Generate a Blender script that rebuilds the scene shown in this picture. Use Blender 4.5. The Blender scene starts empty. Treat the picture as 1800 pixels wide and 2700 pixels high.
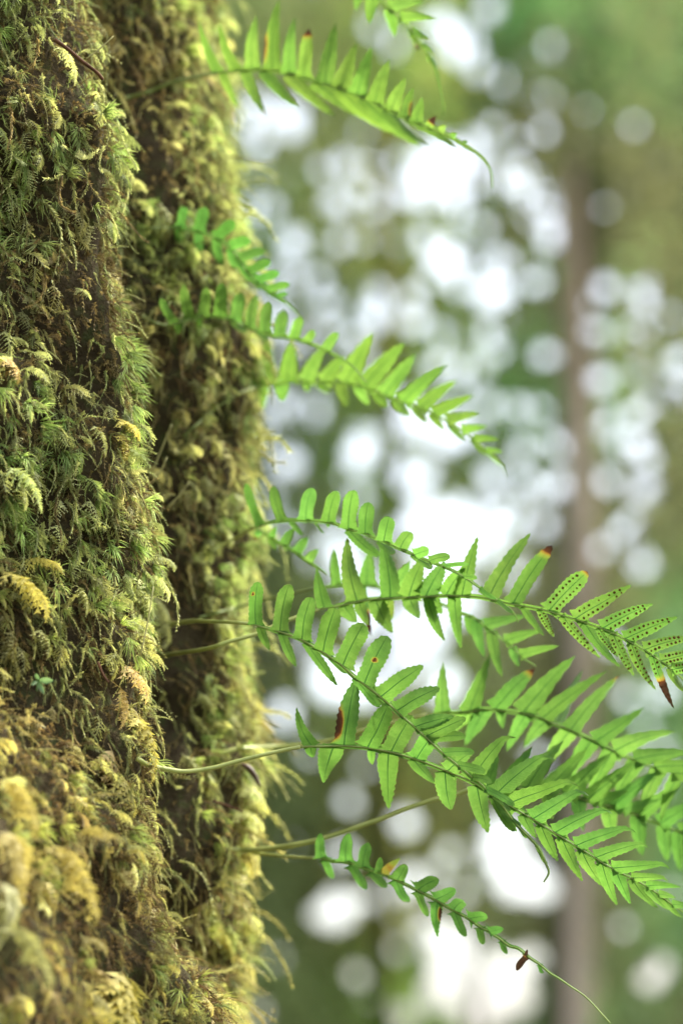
import bpy, math, random
import numpy as np
from mathutils import Vector

random.seed(7)
rng = np.random.default_rng(7)
SC = bpy.context.scene
COL = SC.collection

# ---------------------------------------------------------------- camera
PITCH = math.radians(14.0)
CAM = np.array([0.0, 0.0, 1.5])
FPX = 6375.0                      # focal length in pixels of the 1800 x 2700 photograph
FOCUS = 1.42
RIGHT = np.array([1.0, 0, 0])
UP = np.array([0, -math.sin(PITCH), math.cos(PITCH)])
FWD = np.array([0, math.cos(PITCH), math.sin(PITCH)])
cd = bpy.data.cameras.new('camera')
cam = bpy.data.objects.new('camera', cd)
COL.objects.link(cam)
cam.location = CAM
cam.rotation_euler = (math.radians(90) + PITCH, 0, 0)
cd.sensor_fit = 'VERTICAL'
cd.sensor_height = 36.0
cd.lens = 85.0
cd.clip_start = 0.02
cd.clip_end = 2000
cd.dof.use_dof = True
cd.dof.focus_distance = FOCUS
cd.dof.aperture_fstop = 3.2
SC.camera = cam

# ---------------------------------------------------------------- sky, sun, exposure
SUN_EL, SUN_AZ = math.radians(52), math.radians(62)      # azimuth from +Y towards +X
w = bpy.data.worlds.new('World')
SC.world = w
w.use_nodes = True
nt = w.node_tree
bg = nt.nodes['Background']
sky = nt.nodes.new('ShaderNodeTexSky')
sky.sky_type = 'NISHITA'
sky.sun_disc = False
sky.sun_elevation = SUN_EL
sky.sun_rotation = SUN_AZ
sky.air_density = 1.0
sky.dust_density = 4.0
sky.ozone_density = 1.0
hs = nt.nodes.new('ShaderNodeHueSaturation')
hs.inputs['Saturation'].default_value = 0.5
nt.links.new(sky.outputs[0], hs.inputs['Color'])
nt.links.new(hs.outputs[0], bg.inputs['Color'])
bg.inputs['Strength'].default_value = 0.14
sd = bpy.data.lights.new('sun', 'SUN')
sd.energy = 2.0
sd.angle = math.radians(4)
sd.color = (1.0, 0.95, 0.86)
sun = bpy.data.objects.new('sun', sd)
COL.objects.link(sun)
sdir = Vector((math.sin(SUN_AZ) * math.cos(SUN_EL), math.cos(SUN_AZ) * math.cos(SUN_EL), math.sin(SUN_EL)))
sun.rotation_euler = (-sdir).to_track_quat('-Z', 'Y').to_euler()
vs = SC.view_settings
vs.view_transform = 'Standard'
vs.look = 'None'
vs.gamma = 1.0
vs.use_curve_mapping = False
vs.exposure = 2.0
SC.cycles.use_denoising = True
SC.cycles.max_bounces = 8
SC.cycles.transmission_bounces = 6
SC.cycles.sample_clamp_indirect = 4.0

# ---------------------------------------------------------------- helpers
def unproj(px, py, d):
    """photo pixel + depth along the view axis -> world point"""
    px = np.asarray(px, float); py = np.asarray(py, float); d = np.asarray(d, float)
    x = (px - 900) / FPX * d
    v = (1350 - py) / FPX * d
    return CAM + x[..., None] * RIGHT + v[..., None] * UP + d[..., None] * FWD

def proj(p):
    q = np.asarray(p) - CAM
    d = q @ FWD
    return 900 + (q @ RIGHT) / d * FPX, 1350 - (q @ UP) / d * FPX, d

def nrm(v):
    v = np.asarray(v, float)
    return v / (np.linalg.norm(v, axis=-1, keepdims=True) + 1e-12)

def _hash(ix, iy, iz, seed):
    h = (ix.astype(np.int64) * 374761393 + iy.astype(np.int64) * 668265263 + iz.astype(np.int64) * 2147483647 + seed * 974634777) & 0xffffffff
    h = ((h ^ (h >> 13)) * 1274126177) & 0xffffffff
    h = ((h ^ (h >> 16)) * 2246822519) & 0xffffffff
    return ((h ^ (h >> 15)) & 0xffffff) / float(0xffffff)

def vnoise(x, y, z, seed=0):
    x, y, z = np.broadcast_arrays(np.asarray(x, float), np.asarray(y, float), np.asarray(z, float))
    ix, iy, iz = np.floor(x), np.floor(y), np.floor(z)
    fx, fy, fz = x - ix, y - iy, z - iz
    fx, fy, fz = [f * f * (3 - 2 * f) for f in (fx, fy, fz)]
    out = 0
    for a in (0, 1):
        for b in (0, 1):
            for c in (0, 1):
                wt = (fx if a else 1 - fx) * (fy if b else 1 - fy) * (fz if c else 1 - fz)
                out = out + wt * _hash(ix + a, iy + b, iz + c, seed)
    return out * 2 - 1

def fbm(x, y, z, oct=3, seed=0):
    o, a, f, t = 0, 1.0, 1.0, 0
    for k in range(oct):
        o = o + a * vnoise(x * f, y * f, z * f, seed + k * 17)
        t += a; a *= .5; f *= 2.03
    return o / t

def mesh_np(name, verts, faces, mat=None, smooth=False, attrs=None, uv=None):
    """faces: int array (n,3) or (n,4) (or list of both)"""
    me = bpy.data.meshes.new(name)
    if isinstance(faces, np.ndarray):
        n, k = faces.shape
        me.vertices.add(len(verts))
        me.vertices.foreach_set('co', np.ascontiguousarray(verts, np.float32).ravel())
        me.loops.add(n * k)
        me.loops.foreach_set('vertex_index', np.ascontiguousarray(faces, np.int32).ravel())
        me.polygons.add(n)
        me.polygons.foreach_set('loop_start', np.arange(0, n * k, k, dtype=np.int32))
        if smooth:
            me.polygons.foreach_set('use_smooth', np.ones(n, bool))
        me.update(calc_edges=True)
    else:
        me.from_pydata([tuple(v) for v in verts], [], faces)
        if smooth:
            me.polygons.foreach_set('use_smooth', np.ones(len(me.polygons), bool))
        me.update()
    for an, (typ, val) in (attrs or {}).items():
        a = me.attributes.new(an, typ, 'POINT')
        a.data.foreach_set('color' if typ == 'FLOAT_COLOR' else 'value', np.ascontiguousarray(val, np.float32).ravel())
    if uv is not None:
        l = me.uv_layers.new(name='UVMap')
        idx = np.empty(len(me.loops), np.int32)
        me.loops.foreach_get('vertex_index', idx)
        l.data.foreach_set('uv', np.ascontiguousarray(np.asarray(uv)[idx], np.float32).ravel())
    if mat:
        me.materials.append(mat)
    return me

def link(name, me, parent=None):
    o = bpy.data.objects.new(name, me)
    COL.objects.link(o)
    if parent is not None:
        o.parent = parent
        o.matrix_parent_inverse = parent.matrix_basis.inverted()
    return o

def tag(o, label=None, cat=None, group=None, kind=None):
    if label: o['label'] = label
    if cat: o['category'] = cat
    if group: o['group'] = group
    if kind: o['kind'] = kind
    return o

def thing(name, loc, label, cat, group=None):
    o = bpy.data.objects.new(name, None)
    COL.objects.link(o)
    o.empty_display_size = .05
    o.location = [float(c) for c in loc]
    return tag(o, label, cat, group)

def catmull(P, n):
    P = np.asarray(P, float)
    E = np.vstack([2 * P[0] - P[1], P, 2 * P[-1] - P[-2]])
    out = []
    segs = len(P) - 1
    ts = np.linspace(0, segs, n)
    for t in ts:
        i = min(int(t), segs - 1); u = t - i
        a, b, c, d = E[i], E[i + 1], E[i + 2], E[i + 3]
        out.append(.5 * ((2 * b) + (-a + c) * u + (2 * a - 5 * b + 4 * c - d) * u * u + (-a + 3 * b - 3 * c + d) * u ** 3))
    return np.array(out)

def tube(path, rad, sides=6):
    """closed tapered tube -> verts, faces (quads/tri list)"""
    path = np.asarray(path, float); n = len(path)
    rad = np.broadcast_to(np.asarray(rad, float), (n,))
    tg = nrm(np.gradient(path, axis=0))
    ref = np.array([0.13, 0.31, 0.94])
    if abs(tg[0] @ ref) > .9: ref = np.array([0.94, .13, .31])
    V = []
    for i in range(n):
        ref = ref - tg[i] * (ref @ tg[i]); ref = nrm(ref)
        b = np.cross(tg[i], ref)
        for k in range(sides):
            a = 2 * math.pi * k / sides
            V.append(path[i] + rad[i] * (math.cos(a) * ref + math.sin(a) * b))
    F = []
    for i in range(n - 1):
        for k in range(sides):
            k2 = (k + 1) % sides
            F.append((i * sides + k, i * sides + k2, (i + 1) * sides + k2, (i + 1) * sides + k))
    F.append(tuple(range(sides - 1, -1, -1)))
    F.append(tuple((n - 1) * sides + k for k in range(sides)))
    return np.array(V), F

def merge(parts):
    V, F, o = [], [], 0
    for v, f in parts:
        V.append(v); F += [tuple(i + o for i in q) for q in f]; o += len(v)
    return np.vstack(V), F

# ---------------------------------------------------------------- materials
def new_mat(name):
    m = bpy.data.materials.new(name)
    m.use_nodes = True
    t = m.node_tree
    for n in list(t.nodes): t.nodes.remove(n)
    out = t.nodes.new('ShaderNodeOutputMaterial')
    return m, t, out

def node(t, typ, **kw):
    n = t.nodes.new(typ)
    for k, v in kw.items(): setattr(n, k, v)
    return n

def math_n(t, op, a, b=None, clamp=False):
    n = node(t, 'ShaderNodeMath', operation=op, use_clamp=clamp)
    for i, s in enumerate((a, b)):
        if s is None: continue
        if isinstance(s, (int, float)): n.inputs[i].default_value = s
        else: t.links.new(s, n.inputs[i])
    return n.outputs[0]

def mixc(t, fac, a, b, mode='MIX'):
    n = node(t, 'ShaderNodeMix', data_type='RGBA', blend_type=mode)
    for s, v in ((n.inputs[0], fac), (n.inputs[6], a), (n.inputs[7], b)):
        if isinstance(v, (int, float)): s.default_value = v
        elif isinstance(v, tuple): s.default_value = (*v, 1) if len(v) == 3 else v
        else: t.links.new(v, s)
    return n.outputs[2]

def ramp(t, fac, stops):
    n = node(t, 'ShaderNodeValToRGB')
    e = n.color_ramp.elements
    while len(e) < len(stops): e.new(.5)
    for el, (p, c) in zip(e, stops):
        el.position = p; el.color = (*c, 1)
    t.links.new(fac, n.inputs[0])
    return n.outputs[0]

def noise(t, scale, detail=3, coord=None, rough=.55):
    n = node(t, 'ShaderNodeTexNoise')
    n.inputs['Scale'].default_value = scale
    n.inputs['Detail'].default_value = detail
    n.inputs['Roughness'].default_value = rough
    if coord is None:
        coord = node(t, 'ShaderNodeTexCoord').outputs['Object']
    t.links.new(coord, n.inputs['Vector'])
    return n.outputs['Fac']

def leafy(t, out, col, trans_gain=1.25, trans=.5, rough=.5, spec=.3, bump=None):
    p = node(t, 'ShaderNodeBsdfPrincipled')
    p.inputs['Roughness'].default_value = rough
    p.inputs['Specular IOR Level'].default_value = spec
    t.links.new(col, p.inputs['Base Color'])
    tr = node(t, 'ShaderNodeBsdfTranslucent')
    g = mixc(t, 1.0, col, (trans_gain, trans_gain, trans_gain * .7), 'MULTIPLY')
    t.links.new(g, tr.inputs['Color'])
    if bump is not None:
        b = node(t, 'ShaderNodeBump')
        b.inputs['Strength'].default_value = bump[1]
        b.inputs['Distance'].default_value = bump[2]
        t.links.new(bump[0], b.inputs['Height'])
        t.links.new(b.outputs[0], p.inputs['Normal'])
        t.links.new(b.outputs[0], tr.inputs['Normal'])
    ms = node(t, 'ShaderNodeMixShader')
    ms.inputs[0].default_value = trans
    t.links.new(p.outputs[0], ms.inputs[1]); t.links.new(tr.outputs[0], ms.inputs[2])
    t.links.new(ms.outputs[0], out.inputs['Surface'])

def fern_leaf_material():
    m, t, out = new_mat('fern_leaflet')
    uv = node(t, 'ShaderNodeUVMap').outputs[0]
    sx = node(t, 'ShaderNodeSeparateXYZ'); t.links.new(uv, sx.inputs[0])
    u, v = sx.outputs[0], sx.outputs[1]
    au = math_n(t, 'ABSOLUTE', math_n(t, 'SUBTRACT', u, .5))
    oi = node(t, 'ShaderNodeObjectInfo')
    n1 = noise(t, 75, 6, None, .68)
    n2 = noise(t, 420, 5, None, .7)
    base = ramp(t, n1, [(.3, (.062, .130, .034)), (.5, (.097, .186, .046)), (.7, (.138, .242, .060))])
    base = mixc(t, math_n(t, 'MULTIPLY', oi.outputs['Random'], .45), base, (.13, .245, .04))
    base = mixc(t, math_n(t, 'MULTIPLY', math_n(t, 'SUBTRACT', n2, .4, True), 1.6, True), base, (.06, .15, .02))
    # side veins slanting off the midrib
    sl = math_n(t, 'SUBTRACT', math_n(t, 'MULTIPLY', v, 26.0), math_n(t, 'MULTIPLY', au, 9.0))
    wv = math_n(t, 'POWER', math_n(t, 'ABSOLUTE', math_n(t, 'SINE', math_n(t, 'MULTIPLY', sl, 3.14159))), 6.0)
    base = mixc(t, math_n(t, 'MULTIPLY', wv, .12), base, (.06, .15, .022))
    # midrib: a fine dark green line
    wdt = math_n(t, 'SUBTRACT', .040, math_n(t, 'MULTIPLY', v, .020))
    mid = math_n(t, 'SUBTRACT', 1.0, math_n(t, 'SMOOTH_MIN', math_n(t, 'DIVIDE', au, wdt), 1.0), True)
    mid = math_n(t, 'MULTIPLY', mid, 1.7, True)
    base = mixc(t, mid, base, (.028, .084, .022))
    # pale rim
    rim = math_n(t, 'MULTIPLY', math_n(t, 'SUBTRACT', au, .45, True), 14.0, True)
    base = mixc(t, math_n(t, 'MULTIPLY', rim, .4), base, (.22, .34, .09))
    tint = node(t, 'ShaderNodeMix', data_type='RGBA', blend_type='MULTIPLY')
    tint.inputs[0].default_value = 1
    t.links.new(base, tint.inputs[6]); t.links.new(oi.outputs['Color'], tint.inputs[7])
    base = tint.outputs[2]
    # withered tissue
    at = node(t, 'ShaderNodeAttribute', attribute_name='burn')
    bf = math_n(t, 'ADD', at.outputs['Fac'], math_n(t, 'MULTIPLY', math_n(t, 'SUBTRACT', n1, .5), .35))
    wi = ramp(t, bf, [(.0, (.12, .24, .03)), (.36, (.19, .21, .04)), (.47, (.19, .10, .022)), (.53, (.07, .024, .012)), (.8, (.028, .014, .010))])
    fac = math_n(t, 'MULTIPLY', math_n(t, 'SUBTRACT', bf, .22), 6.0, True)
    col = mixc(t, fac, base, wi)
    hgt = math_n(t, 'SUBTRACT', math_n(t, 'MULTIPLY', n2, .6), math_n(t, 'ADD', math_n(t, 'MULTIPLY', wv, .3), mid))
    leafy(t, out, col, 1.45, .54, .42, .35, (hgt, .6, .0006))
    return m

def simple_mat(name, stops, scale=40, rough=.6, spec=.3, bump=0, trans=0, dist=.001):
    m, t, out = new_mat(name)
    n1 = noise(t, scale, 5)
    col = ramp(t, n1, stops)
    if trans:
        leafy(t, out, col, 1.2, trans, rough, spec)
        return m
    p = node(t, 'ShaderNodeBsdfPrincipled')
    p.inputs['Roughness'].default_value = rough
    p.inputs['Specular IOR Level'].default_value = spec
    t.links.new(col, p.inputs['Base Color'])
    if bump:
        b = node(t, 'ShaderNodeBump')
        b.inputs['Strength'].default_value = bump; b.inputs['Distance'].default_value = dist
        t.links.new(noise(t, scale * 4, 5), b.inputs['Height'])
        t.links.new(b.outputs[0], p.inputs['Normal'])
    t.links.new(p.outputs[0], out.inputs['Surface'])
    return m

def tint_mat(name, gain=1.3, trans=.35, rough=.6, var=.25, scale=300):
    """pigment comes from the mesh: moss and tree foliage of mixed kinds"""
    m, t, out = new_mat(name)
    at = node(t, 'ShaderNodeAttribute', attribute_name='pigment')
    n1 = noise(t, scale, 3)
    col = mixc(t, 1.0, at.outputs['Color'], ramp(t, n1, [(.3, (1 - var,) * 3), (.7, (1 + var,) * 3)]), 'MULTIPLY')
    leafy(t, out, col, gain, trans, rough, .25)
    return m

M_LEAF = fern_leaf_material()
M_STEM = simple_mat('fern_stem', [(.3, (.26, .30, .075)), (.7, (.38, .41, .12))], 90, .4, .4)
M_STEM_DIM = simple_mat('fern_stem_dim', [(.3, (.15, .20, .05)), (.7, (.23, .28, .08))], 90, .5, .3)  # dimmer, greener stem copy; weaker light on soft stalks put into the colour
M_RACHIS = simple_mat('fern_rachis', [(.3, (.24, .32, .08)), (.7, (.32, .40, .11))], 90, .4, .4, 0, .35)
M_SORI = simple_mat('fern_sori', [(.3, (.05, .020, .010)), (.7, (.13, .045, .016))], 900, .8, .1)
M_BARK = simple_mat('mossy_bark', [(.3, (.042, .032, .018)), (.5, (.066, .052, .028)), (.68, (.070, .080, .030))], 110, .95, .05, 1.0, 0, .004)
M_MOSS = tint_mat('moss', 1.3, .38, .6, .3, 260)
M_FOLIAGE = tint_mat('tree_foliage', 1.35, .5, .7, .2, 3)
M_TRUNK = simple_mat('tree_bark', [(.3, (.48, .37, .28)), (.7, (.64, .52, .41))], 6, .95, .1, .8, 0, .02)
M_TRUNKG = simple_mat('mossy_tree_bark', [(.3, (.055, .060, .026)), (.7, (.10, .10, .05))], 6, .95, .1, .8, 0, .02)
M_TWIG = simple_mat('dead_twig', [(.3, (.06, .026, .012)), (.7, (.13, .06, .026))], 200, .8, .15)
M_DEAD = simple_mat('dead_leaf', [(.3, (.035, .02, .012)), (.7, (.13, .075, .035))], 120, .5, .4)
M_STALK = simple_mat('spore_stalk', [(.3, (.34, .33, .12)), (.7, (.46, .42, .17))], 80, .5, .3)
M_SEED = simple_mat('seedling', [(.3, (.12, .22, .09)), (.7, (.22, .34, .17))], 200, .4, .4, 0, .4)
M_GROUND = simple_mat('forest_floor', [(.3, (.035, .028, .016)), (.55, (.06, .055, .022)), (.75, (.05, .085, .02))], .9, .95, .1, 1.0, 0, .1)

# ---------------------------------------------------------------- ground
def build_ground():
    n = 90
    s = np.linspace(-1, 1, n)
    s = np.sign(s) * (np.abs(s) ** 2.2) * 700
    X, Y = np.meshgrid(s, s)
    Z = .25 * fbm(X * .12, Y * .12, 0 * X, 4, 5) - .12 + .05 * fbm(X * .7, Y * .7, 0 * X, 2, 9)
    V = np.stack([X, Y, Z], -1).reshape(-1, 3)
    i = np.arange(n * n).reshape(n, n)
    F = np.stack([i[:-1, :-1], i[:-1, 1:], i[1:, 1:], i[1:, :-1]], -1).reshape(-1, 4)
    tag(link('ground', mesh_np('ground', V, F, M_GROUND, True)), kind='structure')
build_ground()

# ---------------------------------------------------------------- mossy trunk
AX, AY = -0.477, 1.62
R0 = 0.40
ZC = float(CAM[2] + FOCUS * math.sin(PITCH))        # height of the picture centre on the focus plane

def gauss(x, c, s): return np.exp(-((x - c) / s) ** 2)

def axis_at(z):
    z = np.asarray(z, float)
    h = np.clip(z - ZC, -.6, .6)
    return AX - .13 * np.clip(h, 0, 1) ** 2 - .10 * np.clip(z - ZC - .6, 0, 10), AY + 0 * z

def pit(ph, z):
    a = np.radians(ph)
    q = fbm(np.sin(a) * R0 * 24, np.cos(a) * R0 * 24, np.asarray(z) * 18, 2, 91)
    return np.clip((q - .10) * 3, 0, 1) * (.08 + .92 * gauss(ph, 84, 11))

def ridge(h):
    """angle of the nearer of the two ridges of the trunk"""
    return np.interp(h, [-.42, -.29, -.18, -.08, 0, .08, .17, .29], [62, 63, 57, 59, 59, 56, 53, 51])

def trunk_r(ph, z):
    """radius of the trunk at angle ph (degrees from the viewer's side, towards +X) and height z"""
    ph = np.asarray(ph, float); z = np.asarray(z, float)
    a = np.radians(ph)
    sx, sy = np.sin(a) * R0, np.cos(a) * R0
    h = z - ZC
    r = R0 + 0 * ph + 0 * z
    pr = ridge(h)
    r = r + .020 * gauss(ph, pr - 1, 7)
    cav = .40 + .60 * gauss(h, -.12, .12) + .35 * gauss(h, .27, .07) + .25 * gauss(h, .08, .05)
    r = r - .090 * gauss(ph, pr + 13, 6.5) * cav
    r = r + .010 * gauss(ph, 84, 8)
    r = r + (.05 * np.clip(-h - .05, 0, .3) / .3 + .16 * np.clip(1.0 - z, 0, 1) ** 2) * (1 - .97 * gauss(ph, 88, 25))
    r = r + .045 * gauss(h, -.26, .13) * gauss(ph, 36, 10)
    r = r - .045 * pit(ph, z)
    r = r + .020 * fbm(sx * 14, sy * 14, z * 11, 2, 3) + .013 * fbm(sx * 42, sy * 42, z * 34, 2, 8)
    r = r - .06 * np.clip(z - 2.4, 0, 10) * .35
    return r

def trunk_p(ph, z, off=0):
    r = trunk_r(ph, z) + off
    ax, ay = axis_at(z)
    a = np.radians(ph)
    return np.stack([ax + r * np.sin(a), ay - r * np.cos(a), np.broadcast_to(z, r.shape)], -1)

def trunk_n(ph, z):
    e1, e2 = .8, .006
    d1 = trunk_p(ph + e1, z) - trunk_p(ph - e1, z)
    d2 = trunk_p(ph, z + e2) - trunk_p(ph, z - e2)
    n = nrm(np.cross(d1, d2))
    return n

def trunk_hit(px, py):
    d = np.arange(1.0, 2.1, .002)
    p = unproj(px + 0 * d, py + 0 * d, d)
    ax, ay = axis_at(p[:, 2])
    dx, dy = p[:, 0] - ax, p[:, 1] - ay
    ph = np.degrees(np.arctan2(dx, -dy))
    ins = np.hypot(dx, dy) < trunk_r(ph, p[:, 2])
    k = np.argmax(ins)
    return float(d[k]) if ins.any() else None

tree = thing('mossy_tree', (AX, AY, 0), 'thick tree trunk wrapped in shaggy green and golden moss, filling the left side', 'tree')

def build_bark():
    ph = np.concatenate([np.arange(-180, -10, 6.0), np.arange(-10, 140, .8), np.arange(140, 180, 6.0)])
    z = np.concatenate([np.linspace(-.2, 1.2, 24)[:-1], np.arange(1.2, 2.6, .006), np.linspace(2.6, 9.0, 60)])
    P, Z = np.meshgrid(ph, z)
    V = trunk_p(P, Z, -.006).reshape(-1, 3)
    nz, npn = P.shape
    i = np.arange(nz * npn).reshape(nz, npn)
    j = np.roll(i, -1, 1)
    F = np.stack([i[:-1], j[:-1], j[1:], i[1:]], -1).reshape(-1, 4)
    link('bark', mesh_np('bark', V, F, M_BARK, True), tree)
build_bark()

# --- moss shoots: prototypes of unit length along +Z, arching to +X
def shoot_rope(seed, whorls=15, leaf=.15, arch=.5, hang=0., sw=.022, seg=5):
    r = np.random.default_rng(seed)
    V, F, T = [], [], []
    s = np.linspace(0, 1, seg + 1)
    def pos(t): return np.array([arch * t * t + hang * t ** 4, .06 * math.sin(t * 5 + seed), t - .25 * arch * t ** 3])
    P = [pos(t) for t in s]
    for i in range(seg):
        o = len(V); w0 = sw * (1 - .5 * s[i])
        a, b = P[i], P[i + 1]
        V += [a + [w0, 0, 0], a + [-.5 * w0, .87 * w0, 0], a + [-.5 * w0, -.87 * w0, 0], b + [w0 * .9, 0, 0], b + [-.45 * w0, .8 * w0, 0], b + [-.45 * w0, -.8 * w0, 0]]
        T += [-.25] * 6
        for k in range(3):
            k2 = (k + 1) % 3
            F += [(o + k, o + k2, o + 3 + k2), (o + k, o + 3 + k2, o + 3 + k)]
    for i in range(whorls):
        t = .06 + .94 * i / (whorls - 1)
        c = pos(t); tg = nrm(pos(min(t + .02, 1.02)) - pos(t - .02))
        u = nrm(np.cross(tg, [0, 1, .01])); v2 = np.cross(tg, u)
        for k in range(3):
            a = i * 2.4 + k * 2.094 + r.uniform(-.4, .4)
            rad = math.cos(a) * u + math.sin(a) * v2
            sid = np.cross(tg, rad)
            L = leaf * r.uniform(.75, 1.25) * (1 - .45 * t)
            o = len(V)
            tip = c + L * (.72 * tg + rad * r.uniform(.45, .8))
            V += [c + sid * L * .2, c - sid * L * .2, tip]
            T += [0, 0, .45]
            F += [(o, o + 1, o + 2)]
    return np.array(V), np.array(F), np.array(T)

def shoot_feather(seed, pairs=8, arch=.55, bl=.46, sag=.35):
    r = np.random.default_rng(seed)
    V, F, T = [], [], []
    def pos(t): return np.array([arch * t * t, .05 * math.sin(t * 4 + seed), t - .22 * t ** 3])
    def strip(a, b, wv, t0, t1):
        o = len(V); V.extend([a + wv, a - wv, b + wv * .7, b - wv * .7]); T.extend([t0, t0, t1, t1])
        F.extend([(o, o + 1, o + 3), (o, o + 3, o + 2)])
    s = np.linspace(0, 1, 7)
    for i in range(6):
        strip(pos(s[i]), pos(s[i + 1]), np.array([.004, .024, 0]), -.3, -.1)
    for i in range(pairs * 2):
        t = .15 + .85 * i / (pairs * 2)
        c = pos(t); tg = nrm(pos(t + .02) - pos(t - .02))
        sd_ = 1 if i % 2 else -1
        L = bl * (1 - .75 * t) * r.uniform(.7, 1.2) + .05
        d = nrm(.55 * tg + np.array([r.uniform(-.1, .35), sd_ * .85, r.uniform(-.15, .15)]))
        bend = np.array([.28, 0, -sag]) * L
        nb = 5
        pv = [c + d * L * q + bend * q * q for q in np.linspace(0, 1, nb + 1)]
        for j in range(nb):
            q = j / nb
            dd = nrm(pv[j + 1] - pv[j])
            sid = nrm(np.cross(dd, [1, 0, .3]))
            up = np.cross(sid, dd)
            for k in range(2):
                lw = L * .24 * (1 - .5 * q)
                o = len(V)
                sg = 1 if k else -1
                V.extend([pv[j] - dd * .01, pv[j] + dd * L * .2, pv[j] + dd * L * .26 + sid * sg * lw + up * lw * r.uniform(-.3, .6)])
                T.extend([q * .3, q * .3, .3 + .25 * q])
                F.append((o, o + 1, o + 2))
    return np.array(V), np.array(F), np.array(T)

def shoot_tuft(seed, n=22):
    r = np.random.default_rng(seed)
    V, F, T = [], [], []
    for i in range(n):
        a = r.uniform(0, 6.283); sp = r.uniform(.05, .6)
        d = nrm([math.cos(a) * sp + .25, math.sin(a) * sp, 1])
        L = r.uniform(.55, 1.0)
        sid = nrm(np.cross(d, r.normal(size=3))) * .022
        b = np.array([math.cos(a) * .08, math.sin(a) * .08, 0])
        m = b + d * L * .55; e = b + d * L + np.array([.22, 0, -.12]) * L + np.array([math.cos(a), math.sin(a), 0]) * .15 * sp
        o = len(V)
        V += [b + sid, b - sid, m + sid * .8, m - sid * .8, e]
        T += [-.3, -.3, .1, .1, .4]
        F += [(o, o + 1, o + 3), (o, o + 3, o + 2), (o + 2, o + 3, o + 4)]
    return np.array(V), np.array(F), np.array(T)

PROTO = {
    'rope': [shoot_rope(1), shoot_rope(2, 14, .17, .75), shoot_rope(3, 16, .13, .25), shoot_rope(4, 18, .12, .9, .3)],
    'felt': [shoot_rope(31, 8, .24, .4, 0, .022, 2), shoot_rope(32, 8, .22, .7, 0, .022, 2), shoot_rope(33, 9, .2, .2, 0, .022, 2)],
    'feather': [shoot_feather(5), shoot_feather(6, 7, .8), shoot_feather(7, 8, .35)],
    'strand': [shoot_rope(21, 24, .10, .15, .2, .013), shoot_rope(22, 26, .09, .3, -.2, .013), shoot_rope(23, 22, .11, .45, .1, .013)],
    'plume': [shoot_feather(15, 9, .8, .75, .6), shoot_feather(16, 8, 1.0, .8, .7)],
    'tuft': [shoot_tuft(8), shoot_tuft(9, 20)],
}

def scatter(name, kind, P, D, S, C, roll=.35, parent=tree, kindprop='stuff', mat=None):
    """all shoots of one sort of moss as one mat; D growth direction, S length, C pigment"""
    n = len(P)
    D = nrm(D)
    down = np.array([0, 0, -1.0])
    X = down - D * (D @ down)[:, None] + rng.normal(0, roll, (n, 3))
    X = nrm(X - D * np.sum(X * D, 1)[:, None])
    Y = np.cross(D, X)
    pick = rng.integers(0, len(PROTO[kind]), n)
    VV, FF, CC, off = [], [], [], 0
    for k, (pv, pf, pt) in enumerate(PROTO[kind]):
        s = np.where(pick == k)[0]
        if not len(s): continue
        M = np.stack([X[s], Y[s], D[s]], 1) * S[s][:, None, None]          # rows = basis
        V = np.einsum('vk,nkj->nvj', pv, M) + P[s][:, None, :]
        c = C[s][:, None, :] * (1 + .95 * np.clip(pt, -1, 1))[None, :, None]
        VV.append(V.reshape(-1, 3)); CC.append(c.reshape(-1, 3))
        m = len(pv)
        FF.append((pf[None] + (np.arange(len(s)) * m)[:, None, None]).reshape(-1, 3) + off)
        off += len(s) * m
    V, F, Cc = np.vstack(VV), np.vstack(FF), np.vstack(CC)
    Cc = np.concatenate([np.clip(Cc, .003, .8), np.ones((len(Cc), 1))], 1)
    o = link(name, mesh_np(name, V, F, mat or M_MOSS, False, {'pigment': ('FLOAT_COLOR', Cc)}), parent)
    tag(o, kind=kindprop)
    return o

G_PALE = np.array([.50, .51, .23]); G_DEEP = np.array([.20, .245, .085]); YEL = np.array([.50, .44, .13])
OCH = np.array([.38, .29, .13]); BRN = np.array([.22, .125, .06]); OLV = np.array([.34, .385, .16])

def moss_pigment(P, ph, z):
    n = len(P)
    a = fbm(P[:, 0] * 16, P[:, 1] * 16, P[:, 2] * 13, 2, 31)
    b = fbm(P[:, 0] * 30, P[:, 1] * 30, P[:, 2] * 26, 2, 77)
    h = z - ZC
    gold = np.clip(.02 + 1.1 * np.clip(-h - .02, -.2, .3) / .3 + .6 * b + .35 * gauss(ph, 40, 12) * (h < 0), 0, 1)
    brn = np.clip((a - .02) * 3.0, 0, 1) * (.75 - .35 * gauss(ph, 85, 10))
    far = gauss(ph, 86, 12)
    t = rng.random(n)[:, None]
    c = G_DEEP * (1 - t) + G_PALE * t
    c = c * (1 - .6 * far[:, None]) + OLV * 1.15 * .6 * far[:, None]
    g = (gold * rng.uniform(.2, 1.0, n))[:, None]
    c = c * (1 - g) + (YEL * t + OCH * (1 - t)) * g
    k = (brn * rng.uniform(.4, 1, n))[:, None]
    c = c * (1 - k) + (BRN * (1 - t) + OCH * t) * k
    return c * rng.uniform(.7, 1.5, (n, 1))

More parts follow.
